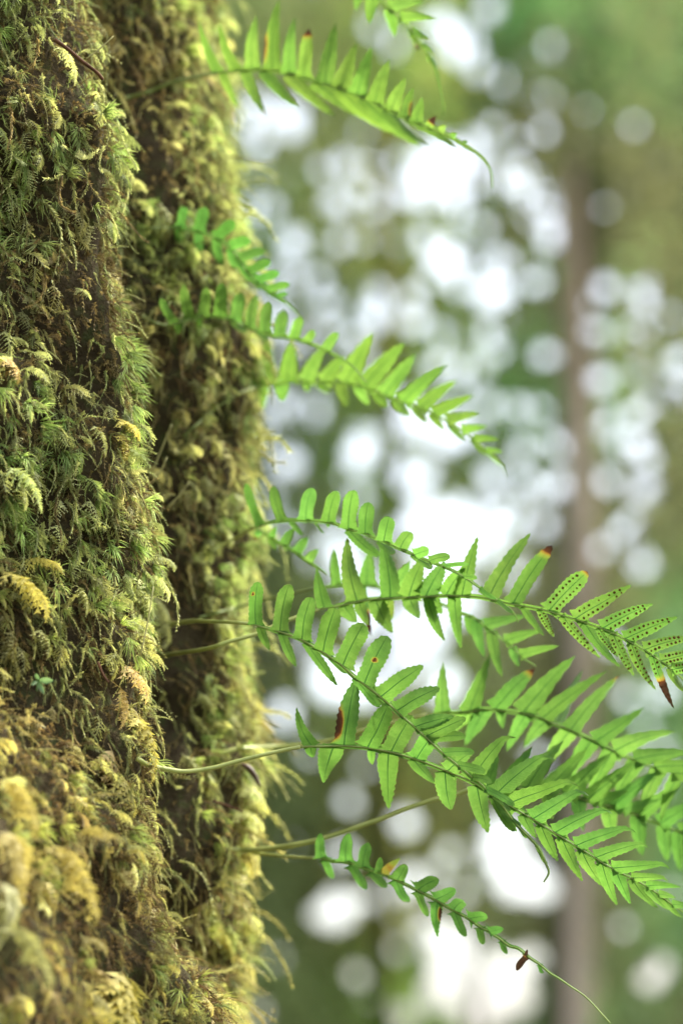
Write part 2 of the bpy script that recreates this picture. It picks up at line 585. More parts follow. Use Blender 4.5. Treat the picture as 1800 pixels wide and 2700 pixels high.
def sample_surface(n, thr, lo=20, hi=112, z0=-.46, z1=.46):
    n = int(n * .73)
    ph = rng.uniform(lo, hi, n); z = ZC + rng.uniform(z0, z1, n)
    p = trunk_p(ph, z)
    cl = fbm(p[:, 0] * 22, p[:, 1] * 22, p[:, 2] * 15, 3, 55)
    cav = gauss(ph, ridge(z - ZC) + 12, 7.0) * (.25 + .9 * gauss(z - ZC, -.10, .12) + .6 * gauss(z - ZC, .27, .07))
    left = .12 * gauss(ph, 40, 7) * gauss(z - ZC, .16, .12)
    keep = cl + .30 * rng.random(n) > thr + 1.3 * cav + left + .75 * pit(ph, z)
    return ph[keep], z[keep], p[keep]

def moss_dir(ph, z, dn=.55, out=.9, jit=.35):
    nn = trunk_n(ph, z)
    d = nn * out + np.array([.12, -.05, -dn]) + rng.normal(0, jit, nn.shape)
    return d

# low felt of short shoots, longer ropes, feathery fronds, fine tufts
ph, z, p = sample_surface(21000, -1.1)
scatter('moss_felt', 'felt', p - trunk_n(ph, z) * .004, moss_dir(ph, z, .3, 1, .5), rng.uniform(.008, .016, len(p)), (BRN * .55 + moss_pigment(p, ph, z) * .22))  # old brown moss, darkened further to put shade into the gaps between shoots
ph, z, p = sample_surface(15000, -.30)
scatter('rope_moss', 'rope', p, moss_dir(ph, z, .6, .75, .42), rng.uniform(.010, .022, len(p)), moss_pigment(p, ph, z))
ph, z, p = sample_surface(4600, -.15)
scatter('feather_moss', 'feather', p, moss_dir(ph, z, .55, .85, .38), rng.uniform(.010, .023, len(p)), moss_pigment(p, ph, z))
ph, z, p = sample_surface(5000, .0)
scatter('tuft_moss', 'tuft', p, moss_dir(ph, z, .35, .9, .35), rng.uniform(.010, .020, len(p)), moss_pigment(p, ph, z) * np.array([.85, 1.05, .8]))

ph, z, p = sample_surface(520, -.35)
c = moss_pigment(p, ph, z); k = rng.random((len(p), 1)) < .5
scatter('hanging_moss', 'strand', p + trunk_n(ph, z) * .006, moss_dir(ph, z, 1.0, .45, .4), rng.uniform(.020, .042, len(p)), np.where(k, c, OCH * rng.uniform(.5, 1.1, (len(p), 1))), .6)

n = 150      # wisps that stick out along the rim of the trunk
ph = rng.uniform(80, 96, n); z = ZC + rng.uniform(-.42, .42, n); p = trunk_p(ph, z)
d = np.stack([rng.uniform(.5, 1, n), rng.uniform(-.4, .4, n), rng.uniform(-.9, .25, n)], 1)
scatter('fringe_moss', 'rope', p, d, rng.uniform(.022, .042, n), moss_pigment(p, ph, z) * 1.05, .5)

# --- single sprigs that stand out of the mat (photo pixel of the root, direction in the picture, length in px)
def on_trunk(px, py, lift=0.0):
    d = trunk_hit(px, py)
    while d is None:
        px -= 6; d = trunk_hit(px, py)
    return unproj(px, py, d - lift), d

def sprig(px, py, ang, length, kind, col, k=None, lift=.004, toward=.35):
    P, d = on_trunk(px, py, lift)
    a = math.radians(ang)
    D = math.cos(a) * RIGHT + math.sin(a) * UP - toward * FWD
    o = scatter('moss_sprig', kind, P[None], D[None], np.array([length * d / FPX]), np.asarray(col)[None], .15, tree, None)
    return o

for args in [
    (410, 1590, -45, 130, 'feather', G_PALE * .9), (400, 1565, -30, 120, 'feather', G_PALE * .85), (405, 1640, -60, 150, 'rope', G_PALE),
    (400, 1600, -75, 170, 'rope', G_DEEP * 1.3), (380, 1570, -20, 110, 'rope', G_PALE), (350, 1580, 15, 100, 'rope', G_PALE),
    (320, 1750, -15, 130, 'feather', OCH * 1.3), (300, 1800, -25, 120, 'feather', OCH * 1.1), (330, 1850, -35, 150, 'feather', YEL * .8),
    (340, 1880, -20, 170, 'feather', YEL * .9), (380, 1870, 30, 80, 'rope', G_PALE), (390, 1890, 10, 70, 'rope', G_PALE * 1.2),
    (290, 1960, -60, 150, 'feather', OCH * 1.2), (310, 2030, -40, 150, 'feather', YEL * .8), (380, 2130, -2, 120, 'rope', G_PALE * 1.1),
    (360, 2170, -35, 90, 'rope', OLV), (420, 2280, -20, 110, 'rope', OLV), (470, 2270, 5, 130, 'rope', G_PALE), (500, 2440, -35, 110, 'rope', G_PALE),
    (470, 2470, -45, 160, 'rope', G_PALE), (530, 2560, -50, 140, 'rope', G_PALE * 1.1), (560, 2650, 10, 100, 'rope', OLV),
    (140, 120, -10, 110, 'feather', G_PALE * 1.1), (250, 210, -30, 80, 'rope', G_PALE * 1.2), (110, 530, -25, 170, 'rope', G_PALE),
    (170, 580, -60, 140, 'rope', G_PALE), (60, 410, -80, 130, 'rope', G_PALE), (160, 420, -85, 120, 'rope', G_PALE), (20, 260, -70, 150, 'rope', OCH * 1.2),
    (290, 700, -50, 160, 'rope', OCH * 1.2), (280, 720, -65, 130, 'rope', G_PALE), (10, 930, -35, 110, 'feather', OCH * 1.4), (300, 1100, -10, 110, 'feather', YEL),
    (320, 1130, -55, 110, 'feather', YEL), (10, 1230, 0, 140, 'feather', OLV * 1.4), (0, 1510, 0, 200, 'feather', YEL * .9), (60, 1480, 25, 120, 'feather', YEL * .9),
    (690, 1820, 60, 110, 'rope', OLV), (660, 1830, -50, 120, 'rope', OLV * 1.2), (600, 2130, 0, 130, 'feather', G_PALE * 1.1), (630, 2060, -15, 110, 'feather', G_PALE),
    (600, 2420, -60, 130, 'feather', OLV), (640, 2520, 0, 110, 'rope', OLV * 1.2), (250, 2560, -80, 260, 'plume', YEL * 1.1), (300, 2540, -35, 230, 'plume', YEL),
    (230, 2600, -110, 220, 'plume', YEL), (690, 2700, 70, 80, 'rope', G_DEEP),
]:
    sprig(*args)
# golden feather moss near the lens, lower left
for args in [(120, 2230, 8, 190, YEL * 1.2, .035), (10, 2180, -25, 180, YEL * 1.15, .03), (-10, 2060, 15, 150, YEL * 1.2, .035), (40, 2320, -60, 190, OLV * 1.2, .03), (200, 2215, 60, 110, YEL * 1.2, .04), (0, 2440, 15, 170, OLV * 1.2, .03)]:
    px, py, an, L, c, lift = args
    sprig(px, py, an, L, 'plume', (c * .6 + OCH * .4) * .72, None, lift, .4)

# --- small parts in the moss
def px_path(pts, d):
    P = [unproj(x, y, d if np.isscalar(d) else dd) for (x, y), dd in zip(pts, (d if not np.isscalar(d) else [d] * len(pts)))]
    return np.array(P)

def px_tube(name, pts, lift, wpx, mat, parent=None, n=14, sides=6, label=None, cat=None, d=None, group=None, taper=.5):
    ds = []
    for x, y in pts:
        h = trunk_hit(x, y) if d is None else d
        ds.append((h if h else 1.6))
    dm = min(ds) - lift if d is None else d
    path = catmull(px_path(pts, dm), n)
    rad = np.linspace(1, taper, n) * wpx * .5 * dm / FPX
    V, F = tube(path, rad, sides)
    o = link(name, mesh_np(name, V, F, mat, True), parent)
    if label: tag(o, label, cat, group)
    return o

px_tube('twig', [(145, 105), (180, 130), (215, 160), (255, 190), (272, 210)], .024, 11, M_TWIG, None, 14, 7, 'reddish brown bare twig poking out of the moss near the top', 'twig', taper=.8)
px_tube('twig', [(258, 1745), (270, 1775), (287, 1800)], .03, 9, M_TWIG, None, 8, 6, 'short straight red brown needle stuck in the moss below mid height', 'twig', taper=.6)
px_tube('twig', [(560, 2112), (600, 2125), (640, 2140)], .012, 8, M_TWIG, None, 8, 6, 'thin brown sliver lying below the rolled dead leaf', 'twig', taper=.6)
for pts in ([(228, 155), (262, 130), (300, 95)], [(395, 1260), (420, 1200), (440, 1150), (455, 1118)], [(400, 1275), (425, 1240), (440, 1205)],
            [(320, 400), (340, 380), (362, 358)], [(300, 355), (330, 335), (352, 322)], [(440, 1340), (470, 1310), (500, 1270)], [(370, 1730), (390, 1640), (405, 1545)]):
    px_tube('spore_stalk', pts, .032, 5, M_STALK, tree, 8, 5, taper=.7)

def build_dead_leaf():
    d = (trunk_hit(600, 2050) or 1.55) - .03
    path = catmull(px_path([(632, 2014), (652, 2022), (668, 2040), (680, 2062), (690, 2078)], d), 12)
    wpx = np.array([3, 9, 13, 15, 16, 16, 15, 13, 11, 8, 5, 2]) * d / FPX * .5
    V, F = tube(path, wpx, 8)
    tag(link('dead_leaf', mesh_np('dead_leaf', V, F, M_DEAD, True)), 'rolled dark brown dead leaf hanging under the lowest curved fern stalk', 'leaf')
build_dead_leaf()

def build_seedling():
    d = (trunk_hit(110, 1790) or 1.4) - .03
    root = unproj(100, 1815, d)
    t = thing('seedling', root, 'tiny green seedling with pale leaves sprouting from the moss at left', 'seedling')
    st = catmull(px_path([(98, 1822), (100, 1800), (102, 1790)], d), 5)
    V, F = tube(st, 3 * d / FPX, 5)
    link('stem', mesh_np('stem', V, F, M_SEED, True), t)
    for (tx, ty, wd) in ((96, 1775, 12), (142, 1795, 17), (118, 1830, 12), (82, 1806, 10)):
        b = unproj(102, 1793, d); e = unproj(tx, ty, d - .008)
        a = nrm(e - b); s = nrm(np.cross(a, FWD)); L = np.linalg.norm(e - b); Wd = wd * d / FPX
        prof = [(0, .15), (.3, .8), (.6, 1), (.85, .6), (1, .05)]
        V, Fq = [], []
        for q, k in prof:
            c = b + a * L * q - FWD * .002 * math.sin(q * 3)
            V += [c + s * Wd * .5 * k, c + FWD * .0015, c - s * Wd * .5 * k]
        for i in range(4):
            o = i * 3
            Fq += [(o, o + 1, o + 4, o + 3), (o + 1, o + 2, o + 5, o + 4)]
        link('leaf', mesh_np('leaf', V, Fq, M_SEED, True), t)
build_seedling()

# ---------------------------------------------------------------- ferns
REG = {1: (450, 0, 1.742), 2: (400, 500, 1.568), 3: (550, 1250, 2.24), 4: (1100, 1350, 2.24), 5: (1100, 1900, 2.24), 6: (550, 1950, 2.24), 7: (1300, 1700, 3.136)}
def expand(lst):
    """switch of drawing sheet (int) followed by coordinates on it -> photo pixels"""
    out, r = [], None
    for e in lst:
        if isinstance(e, int): r = REG[e]; continue
        ox, oy, s = r
        if len(e) == 2: out.append((ox + e[0] / s, oy + e[1] / s))
        else: out.append((ox + e[0] / s, oy + e[1] / s, ox + e[2] / s, oy + e[3] / s, e[4] / s, e[5] if len(e) > 5 else {}))
    return out

def leaflet_mesh(B, T, W, wd1, wd0, o, hero):
    """blade from base B to tip T, width W along wd, face nv towards the viewer"""
    L = np.linalg.norm(T - B)
    a = (T - B) / L
    wd = wd0
    nv = nrm(np.cross(a, wd0))
    if nv @ FWD > 0: nv = -nv
    N = 20 if hero else 11
    blunt = o.get('blunt', .4)
    bend = o.get('bend', .10) + random.uniform(-.05, .07)
    wav = (random.uniform(0, 6.28), random.uniform(5, 9), random.uniform(.02, .05))
    cup = o.get('cup', random.uniform(.05, .14))
    droop = o.get('droop', random.uniform(-.05, .09))
    hook = o.get('hook', 0)
    V, UVs, BU = [], [], []
    burn0 = o.get('burn', 2.0); half = o.get('side', 0)
    serr = .042 if hero else .035
    for i in range(N + 1):
        s = i / N
        k_ = min(1, s * 2.2)
        wd = nrm(wd0 * (1 - k_) + wd1 * k_)
        nv = nrm(np.cross(a, wd))
        if nv @ FWD > 0: nv = -nv
        c = B + a * L * s + wd * (bend * L * (s * s - s)) + nv * (L * droop * math.sin(s * math.pi))
        c = c + nv * (-.05 * L * s * s)
        if hook and s > .78:
            q = (s - .78) / .22
            c = c + wd * (hook * L * q * q) - a * (.35 * abs(hook) * L * q * q)
        s0 = .05 + .67 * blunt
        if s <= s0: prof = .86 + .14 * math.sin(min(s / max(s0, .01), 1) * math.pi * .5)
        else:
            q = (s - s0) / (1 - s0)
            prof = (1 - q ** (1.15 + 1.6 * blunt)) ** (.95 - .42 * blunt)
        prof = prof * (1 + wav[2] * math.sin(wav[0] + wav[1] * s))
        prof = prof + .9 * math.exp(-(s / .075)) * o.get('flare', 1)
        prof = max(prof, .015)
        hw = W * .5 * prof
        se = (serr * W * (1 if i % 2 else -.6) + random.uniform(-.3, .3) * serr * W) if 0 < i < N and s > .06 else 0
        fr = a * (abs(se) * .4)
        for u in (0, .25, .5, .75, 1):
            x = (u - .5) * 2
            hh = hw * x + (se * np.sign(x) if abs(x) == 1 else 0)
            up = cup * W * (-(abs(x) ** 1.5) + (.35 if abs(x) == .5 else 0)) * (.06 + .94 * math.sin(min(1, s * 1.15) * math.pi))
            if abs(x) == .5: up += .02 * W * math.sin(i * 2.1 + x * 3)
            up += .035 * W * abs(x) * math.sin(wav[0] * 2 + wav[1] * 1.4 * s + x)
            V.append(c + wd * hh + nv * up + (fr if abs(x) == 1 else 0))
            UVs.append((u, s))
            bb = 0.0
            if burn0 < 1.5: bb = max(bb, (s - burn0) * (4.0 if s > burn0 else 2.2) + .45)
            if half: bb = max(bb, max(0, half * x) * 1.5 * math.exp(-((s - .32) / .26) ** 2))
            if 'yellow' in o: bb = max(bb, .20 + .11 * o['yellow'] * (1 - abs(s - .4)))
            BU.append(min(max(bb, 0), 1))
    F = []
    for i in range(N):
        for k in range(4):
            p = i * 5 + k
            F.append((p, p + 1, p + 6, p + 5))
    if 'hole' in o:      # eaten spot with a brown ring
        s_h, u_h = o['hole']
        for k in range(len(V)):
            dd = math.hypot((UVs[k][1] - s_h) * L, (UVs[k][0] - u_h) * W)
            BU[k] = max(BU[k], 1 - dd / (W * .26))
        F = [f for f in F if not all(math.hypot((UVs[j][1] - s_h) * L, (UVs[j][0] - u_h) * W) < W * .19 for j in f)]
    return np.array(V), F, UVs, BU

def sori_mesh(V, N, rows, r):
    parts = []
    V = V.reshape(-1, 5, 3)
    for s in rows:
        for u in (1, 3):
            if random.random() < .12: continue
            t = s * N; i = min(int(t), N - 1); f = t - i + 0
            c = V[i, u] * (1 - f) + V[min(i + 1, N), u] * f
            c = c * .92 + V[i, 0 if u == 1 else 4] * .08
            e1 = nrm(V[min(i + 1, N), u] - V[i, u]); e2 = nrm(V[i, 4] - V[i, 0])
            nn = nrm(np.cross(e1, e2))
            if nn @ FWD > 0: nn = -nn
            rr = r * random.uniform(.75, 1.2)
            vs_ = [c + nn * rr * .1 + rr * (math.cos(k * math.pi / 3) * e1 + math.sin(k * math.pi / 3) * e2) for k in range(6)]
            vs_ += [c + nn * rr * .6 + .55 * rr * (math.cos(k * math.pi / 3) * e1 + math.sin(k * math.pi / 3) * e2) for k in range(6)]
            fs = [(k, (k + 1) % 6, 6 + (k + 1) % 6, 6 + k) for k in range(6)] + [(6, 7, 8, 9, 10, 11)]
            parts.append((np.array(vs_), fs))
    return merge(parts) if parts else None

def frond(label, stem, rachis, depths, up, low, tint=(1, 1, 1), stem_w=14, tip_w=2.5, hero=False, base=None, dd=(-.012, .016), defs=None, roll=0.0):
    """stem: photo px of the bare stalk (first point sits on the trunk); depths: depth along stalk + midrib"""
    S, Rr = expand(stem), expand(rachis)
    pts = S + Rr
    if base is None:
        h = trunk_hit(*pts[0])
        depths = [(h or depths[0]) + .004] + list(depths)
    else:
        depths = [base] + list(depths)
    k = np.linspace(0, 1, len(depths))
    P2 = catmull(np.array(pts), 26 * (len(pts) - 1) // 2 + 1)
    ln = np.concatenate([[0], np.cumsum(np.linalg.norm(np.diff(P2, axis=0), axis=1))]); ln /= ln[-1]
    D = np.interp(ln, k, depths)
    for q in np.where(P2[:, 0] < 690)[0]:      # keep clear of the moss on the trunk
        h = trunk_hit(P2[q, 0], P2[q, 1])
        if h: D[q] = min(D[q], h - (.018 if ln[q] > .05 else .006))
    ker = np.ones(7) / 7
    D = np.convolve(np.pad(D, 3, 'edge'), ker, 'valid')
    P3 = unproj(P2[:, 0], P2[:, 1], D)
    root = thing('fern_frond', P3[0], label, 'fern', 'licorice fern fronds growing out of the mossy trunk')
    # stalk and midrib
    n = len(P3)
    split_i = int(np.argmin(np.hypot(P2[:, 0] - Rr[0][0], P2[:, 1] - Rr[0][1])))
    wpx = np.interp(np.arange(n), [0, split_i, n - 1], [stem_w, stem_w * .72, tip_w])
    rad = wpx * .5 * D / FPX
    if split_i > 2:
        V, F = tube(P3[:split_i + 1], rad[:split_i + 1], 8)
        link('stalk', mesh_np('stalk', V, F, M_STEM if hero or stem_w > 12.5 else M_STEM_DIM, True), root)
    else: split_i = 0
    step = np.arange(split_i, n)
    V, F = tube(P3[step], rad[step] * .62, 6)
    o = link('midrib', mesh_np('midrib', V, F, M_RACHIS, True), root)
    # narrow wing of blade along the midrib
    wn = max(2, len(step))
    rp = P3[step]; tg = nrm(np.gradient(rp, axis=0)); sdv = nrm(np.cross(tg, FWD))
    ww = np.interp(np.linspace(0, 1, wn), [0, .06, .7, 1], [.2, 1, 1.0, .35]) * stem_w * .5 * D[step] / FPX
    V = np.stack([rp + sdv * ww[:, None] + FWD * .0004, rp + FWD * .0006, rp - sdv * ww[:, None] + FWD * .0004], 1).reshape(-1, 3)
    F = []
    for i in range(wn - 1):
        F += [(i * 3, i * 3 + 1, i * 3 + 4, i * 3 + 3), (i * 3 + 1, i * 3 + 2, i * 3 + 5, i * 3 + 4)]
    uvw = np.array([(q, .5) for _ in range(wn) for q in (.1, .3, .1)])
    wing = link('blade_wing', mesh_np('blade_wing', V, F, M_LEAF, True, {'burn': ('FLOAT', np.zeros(len(V)))}, uvw), root)
    wing.color = (*tint, 1)
    for side, lst in ((0, expand(up)), (1, expand(low))):
        for (bx, by, tx, ty, wd_px, o) in lst:
            oo = dict(flare=.6 if side == 0 else .12); oo.update(defs or {}); oo.update(o)
            i = split_i + int(np.argmin(np.hypot(P2[split_i:, 0] - bx, P2[split_i:, 1] - by)))
            B = P3[i]; db = D[i]
            dt = db + dd[side] * random.uniform(.6, 1.4) + oo.get('dz', 0)
            T = unproj(tx, ty, dt)
            a = nrm(T - B)
            tgt = nrm(P3[min(i + 2, n - 1)] - P3[max(i - 2, 0)])
            wdir = nrm(np.cross(a, FWD))
            if wdir @ tgt < 0: wdir = -wdir
            tilt = roll + random.uniform(-.45, .45)
            wdir1 = nrm(wdir + FWD * tilt * (1 if side == 0 else -1))
            Wd = wd_px * 1.07 * db / FPX
            V, F, UVs, BU = leaflet_mesh(B, T, Wd, wdir1, wdir, oo, hero)
            me = mesh_np('leaflet', V, F, M_LEAF, True, {'burn': ('FLOAT', BU)}, UVs)
            ob = link('leaflet', me, root)
            j = random.uniform(.76, 1.14)
            ob.color = (tint[0] * j * random.uniform(.86, 1.06), tint[1] * j, tint[2] * j, 1)
            if oo.get('burn', 2) < 1.5: ob['label'] = 'green leaflet with withered brown tip'
            if oo.get('sori'):
                N = (20 if hero else 11)
                sm = sori_mesh(V, N, np.arange(.14, .86, .085), 3.5 * db / FPX)
                if sm:
                    so = link('sori', mesh_np('sori', sm[0], sm[1], M_SORI, True), ob)
                    tag(so, kind='stuff')
    return root

BR = (1.25, 1.12, 1.0)      # young fronds are a lighter, yellower green
# top frond
frond('long arching light green frond at the top, curled hair-thin at its tip',
      [1, (-240, 460), (-110, 425), (0, 382), (100, 355)],
      [1, (210, 335), (330, 322), (450, 322), (570, 345), (680, 380), (800, 415), (920, 465), (1020, 515), (1120, 560), (1220, 600), (1300, 640), (1370, 680), (1430, 725), (1470, 790), (1475, 862)],
      [1.60, 1.60, 1.59, 1.58, 1.56, 1.54, 1.53],
      [1, (215, 325, 125, 95, 40), (300, 322, 220, 105, 45), (375, 320, 392, 70, 60), (465, 322, 497, -10, 66, dict(side=-.42)), (545, 335, 565, 78, 58), (615, 350, 632, 130, 58, dict(burn=.84, blunt=.6)),
       (705, 378, 757, 105, 72), (785, 405, 850, 195, 70), (860, 435, 922, 220, 68), (940, 465, 1005, 268, 66), (1015, 498, 1082, 355, 58), (1075, 535, 1118, 402, 45, dict(side=.6)), (1130, 560, 1155, 445, 50),
       (1185, 580, 1215, 535, 36, dict(burn=.4)), (1235, 605, 1260, 580, 30), (1290, 630, 1312, 618, 30), (1340, 655, 1362, 655, 24)],
      [1, (240, 330, 312, 500, 38), (340, 325, 445, 535, 50, dict(burn=.93)), (420, 330, 592, 498, 55), (530, 345, 762, 540, 60), (650, 372, 900, 545, 65), (760, 405, 1040, 625, 65), (870, 445, 1160, 685, 60),
       (980, 500, 1205, 675, 55), (1080, 545, 1320, 690, 40), (1180, 590, 1390, 700, 30)],
      BR, 12, 2, defs=dict(blunt=.28))
frond('light green frond tip hanging in from the top edge of the picture',
      [1, (-300, -240), (300, -260)],
      [1, (700, -190), (820, -110), (900, -60), (985, 20), (1060, 90), (1120, 160), (1180, 240), (1215, 320), (1240, 420), (1255, 500), (1245, 530)],
      [1.62, 1.62, 1.61, 1.60, 1.59, 1.58],
      [1, (1000, 30, 1170, 8, 50), (1050, 75, 1220, 88, 46), (1110, 140, 1185, 170, 36), (1160, 200, 1215, 245, 26), (1195, 270, 1222, 305, 16), (900, -60, 1090, -70, 55), (800, -120, 960, -170, 55)],
      [1, (880, -70, 848, 55, 50), (930, -30, 912, 118, 60), (1010, 40, 1028, 178, 60), (1100, 130, 1145, 240, 32, dict(burn=.75)), (1180, 250, 1190, 300, 16), (780, -140, 760, -10, 50)],
      (1.2, 1.1, 1), 11, 1.6, defs=dict(blunt=.2))
# two small fronds on the far side
frond('small dark green blurred frond of rounded leaflets below the top frond',
      [2, (-60, 172), (0, 160)],
      [2, (60, 158), (110, 155), (180, 170), (250, 195), (310, 225), (345, 265), (400, 345), (470, 410), (540, 455), (590, 500), (612, 530)],
      [1.60, 1.60, 1.59, 1.58, 1.57],
      [2, (118, 160, 138, 75, 36), (195, 178, 222, 72, 48), (262, 205, 345, 135, 48), (318, 240, 405, 210, 42), (360, 285, 465, 250, 42), (400, 335, 492, 298, 36), (435, 375, 525, 345, 34), (475, 410, 567, 392, 30), (515, 440, 560, 430, 20)],
      [2, (115, 160, 118, 232, 36), (195, 180, 205, 300, 36), (262, 205, 298, 320, 36), (325, 240, 355, 330, 38), (350, 275, 420, 385, 40), (390, 330, 465, 415, 36), (440, 380, 520, 450, 32), (500, 430, 560, 475, 24)],
      (.78, .92, .9), 9, 2, defs=dict(blunt=.8))
frond('light green blurred frond whose lower half crosses a longer frond, at upper middle',
      [2, (-40, 520), (0, 545)],
      [2, (60, 560), (130, 545), (200, 525), (300, 530), (400, 570), (500, 600), (600, 620), (680, 645), (760, 685), (830, 730), (880, 790), (890, 800)],
      [1.57, 1.58, 1.59, 1.58, 1.57, 1.56],
      [2, (100, 555, 40, 450, 34), (160, 540, 130, 395, 42), (215, 528, 225, 405, 46), (285, 530, 292, 385, 52), (350, 545, 372, 425, 50), (410, 560, 432, 435, 40), (470, 585, 485, 465, 48), (530, 600, 545, 500, 48),
       (590, 610, 615, 530, 42), (640, 630, 672, 585, 32), (720, 655, 768, 592, 38)],
      [2, (330, 540, 400, 590, 26), (430, 575, 490, 620, 26), (120, 548, 100, 600, 30), (200, 530, 190, 590, 30)],
      (1.05, 1.02, 1), 10, 2, defs=dict(blunt=.75))
frond('bright light green frond in the middle, drooping right over white sky gaps',
      [2, (130, 1020), (240, 925), (330, 860)],
      [2, (420, 820), (500, 810), (600, 795), (700, 795), (800, 800), (900, 825), (1000, 865), (1100, 900), (1200, 950), (1300, 1010), (1380, 1075), (1440, 1130), (1465, 1190)],
      [1.66, 1.64, 1.62, 1.61, 1.60, 1.60],
      [2, (440, 825, 345, 670, 46), (480, 815, 480, 600, 66), (560, 800, 578, 625, 66), (640, 798, 720, 640, 60), (710, 795, 800, 690, 56), (800, 800, 915, 592, 70), (880, 815, 1040, 632, 74), (960, 845, 1092, 682, 66),
       (1040, 870, 1215, 722, 60), (1110, 900, 1262, 790, 50), (1160, 930, 1330, 850, 45), (1220, 955, 1355, 925, 40), (1280, 990, 1385, 980, 34), (1330, 1030, 1430, 1035, 28), (1380, 1070, 1450, 1085, 20)],
      [2, (460, 820, 462, 915, 50), (540, 808, 540, 880, 55), (640, 798, 655, 840, 30), (700, 797, 738, 845, 45), (780, 802, 812, 905, 45), (850, 818, 898, 895, 45), (930, 842, 985, 905, 50), (1010, 868, 1072, 940, 45),
       (1080, 895, 1140, 970, 36), (1150, 925, 1215, 1000, 34), (1230, 968, 1300, 1040, 30), (1320, 1030, 1400, 1105, 25), (1390, 1085, 1465, 1160, 20)],
      BR, 6, 2, defs=dict(blunt=.3))
# frond with upright leaflets and a folded silvery end
frond('frond with upright round leaflets whose narrow folded end crosses the spotted frond',
      [3, (-90, 520), (0, 470), (120, 400), (240, 330)],
      [3, (290, 310), (380, 285), (470, 275), (560, 275), (650, 280), (740, 295), (820, 325), (900, 345), (980, 375), (1060, 410), (1150, 450), (1230, 485), (1300, 515), (1380, 545), (1460, 580), (1532, 624), (1632, 694), (1732, 764), (1802, 824), (1827, 879)],
      [1.58, 1.54, 1.50, 1.47, 1.45, 1.44, 1.43, 1.43],
      [3, (310, 310, 220, 60, 50), (435, 285, 380, 75, 56), (575, 278, 608, 85, 82), (705, 295, 750, 105, 82), (825, 322, 850, 100, 88), (925, 355, 940, 170, 82), (1040, 395, 1065, 258, 86), (1130, 440, 1190, 345, 80),
       (1215, 475, 1295, 450, 60), (1300, 520, 1420, 485, 52), (1380, 550, 1530, 535, 26), (1500, 600, 1580, 615, 30), (1600, 680, 1690, 735, 26), (1700, 740, 1790, 815, 22)],
      [3, (480, 280, 558, 365, 28), (620, 282, 690, 358, 12), (700, 300, 716, 320, 20), (820, 330, 1015, 490, 62), (1000, 390, 1110, 470, 50), (1200, 480, 1330, 560, 40)],
      (.95, 1.0, 1), 10, 3, True, defs=dict(blunt=.85))
frond('little blurred frond dangling short leaflets left of the spotted frond',
      [3, (180, 250), (240, 300)],
      [3, (300, 330), (360, 370), (430, 410), (500, 450), (560, 495), (610, 530), (660, 560), (705, 595)],
      [1.58, 1.56, 1.55, 1.54],
      [3, (440, 415, 500, 320, 50), (520, 465, 585, 375, 56), (590, 510, 645, 450, 48), (370, 375, 400, 315, 36)],
      [3, (300, 340, 270, 400, 36, dict(burn=.6)), (370, 375, 405, 450, 40), (450, 420, 470, 460, 24)],
      (.95, 1.0, 1), 9, 2, False, defs=dict(blunt=.35))
# fertile frond with dotted leaflets
frond('large frond with rows of dark spore dots, reaching the right edge',
      [3, (-330, 1085), (-200, 1062), (0, 1030), (120, 990), (280, 945), (400, 890), (520, 845)],
      [3, (650, 800), (760, 780), (850, 760), (950, 742), (1050, 735), (1150, 730), (1260, 725), (1400, 718), (1520, 722), 4, (380, 505), (560, 545), (650, 560), (750, 580), (850, 610), (950, 640), (1050, 675), (1150, 715), (1250, 765), (1330, 810), (1420, 870), (1500, 930), (1568, 990), (1650, 1080)],
      [1.47, 1.48, 1.49, 1.49, 1.48, 1.46, 1.45, 1.44, 1.43],
      [3, (690, 795, 640, 560, 75), (880, 757, 825, 385, 105, dict(bend=.16)), (1070, 735, 1020, 385, 105, dict(bend=-.16)), (1180, 728, 1270, 500, 110), (1280, 725, 1390, 520, 110), (1400, 720, 1512, 560, 95),
       4, (260, 510, 355, 155, 85), (410, 520, 672, 130, 98), (560, 545, 800, 205, 92, dict(burn=.86, blunt=.7)), (770, 590, 1000, 355, 98, dict(sori=1, blunt=.8, burn=.97)), (930, 635, 1262, 440, 86, dict(sori=1)), (1090, 690, 1385, 545, 82, dict(sori=1)),
       (1220, 745, 1530, 622, 76, dict(sori=1)), (1340, 810, 1620, 740, 70, dict(sori=1)), (1430, 880, 1680, 830, 66, dict(sori=1)), (1500, 930, 1740, 920, 60, dict(sori=1))],
      [3, (800, 782, 880, 880, 92), (890, 760, 950, 900, 60), (980, 745, 1090, 945, 100), (1060, 740, 1085, 880, 62, dict(yellow=1, dz=.03)), (1180, 735, 1250, 860, 90), (1300, 730, 1380, 830, 90),
       4, (60, 505, 160, 770, 66), (220, 510, 262, 812, 76), (620, 560, 755, 735, 42), (720, 585, 812, 745, 46, dict(sori=1)), (850, 620, 1085, 870, 56, dict(sori=1)), (980, 655, 1205, 920, 64), (1060, 690, 1190, 860, 50, dict(sori=1)), (1150, 720, 1280, 980, 60, dict(sori=1)),
       (1260, 770, 1415, 1055, 60, dict(sori=1)), (1380, 850, 1510, 1170, 52, dict(burn=.45, sori=1)), (1480, 920, 1600, 1080, 46)],
      (1.05, 1.04, 1), 13, 4, True, defs=dict(blunt=.3))
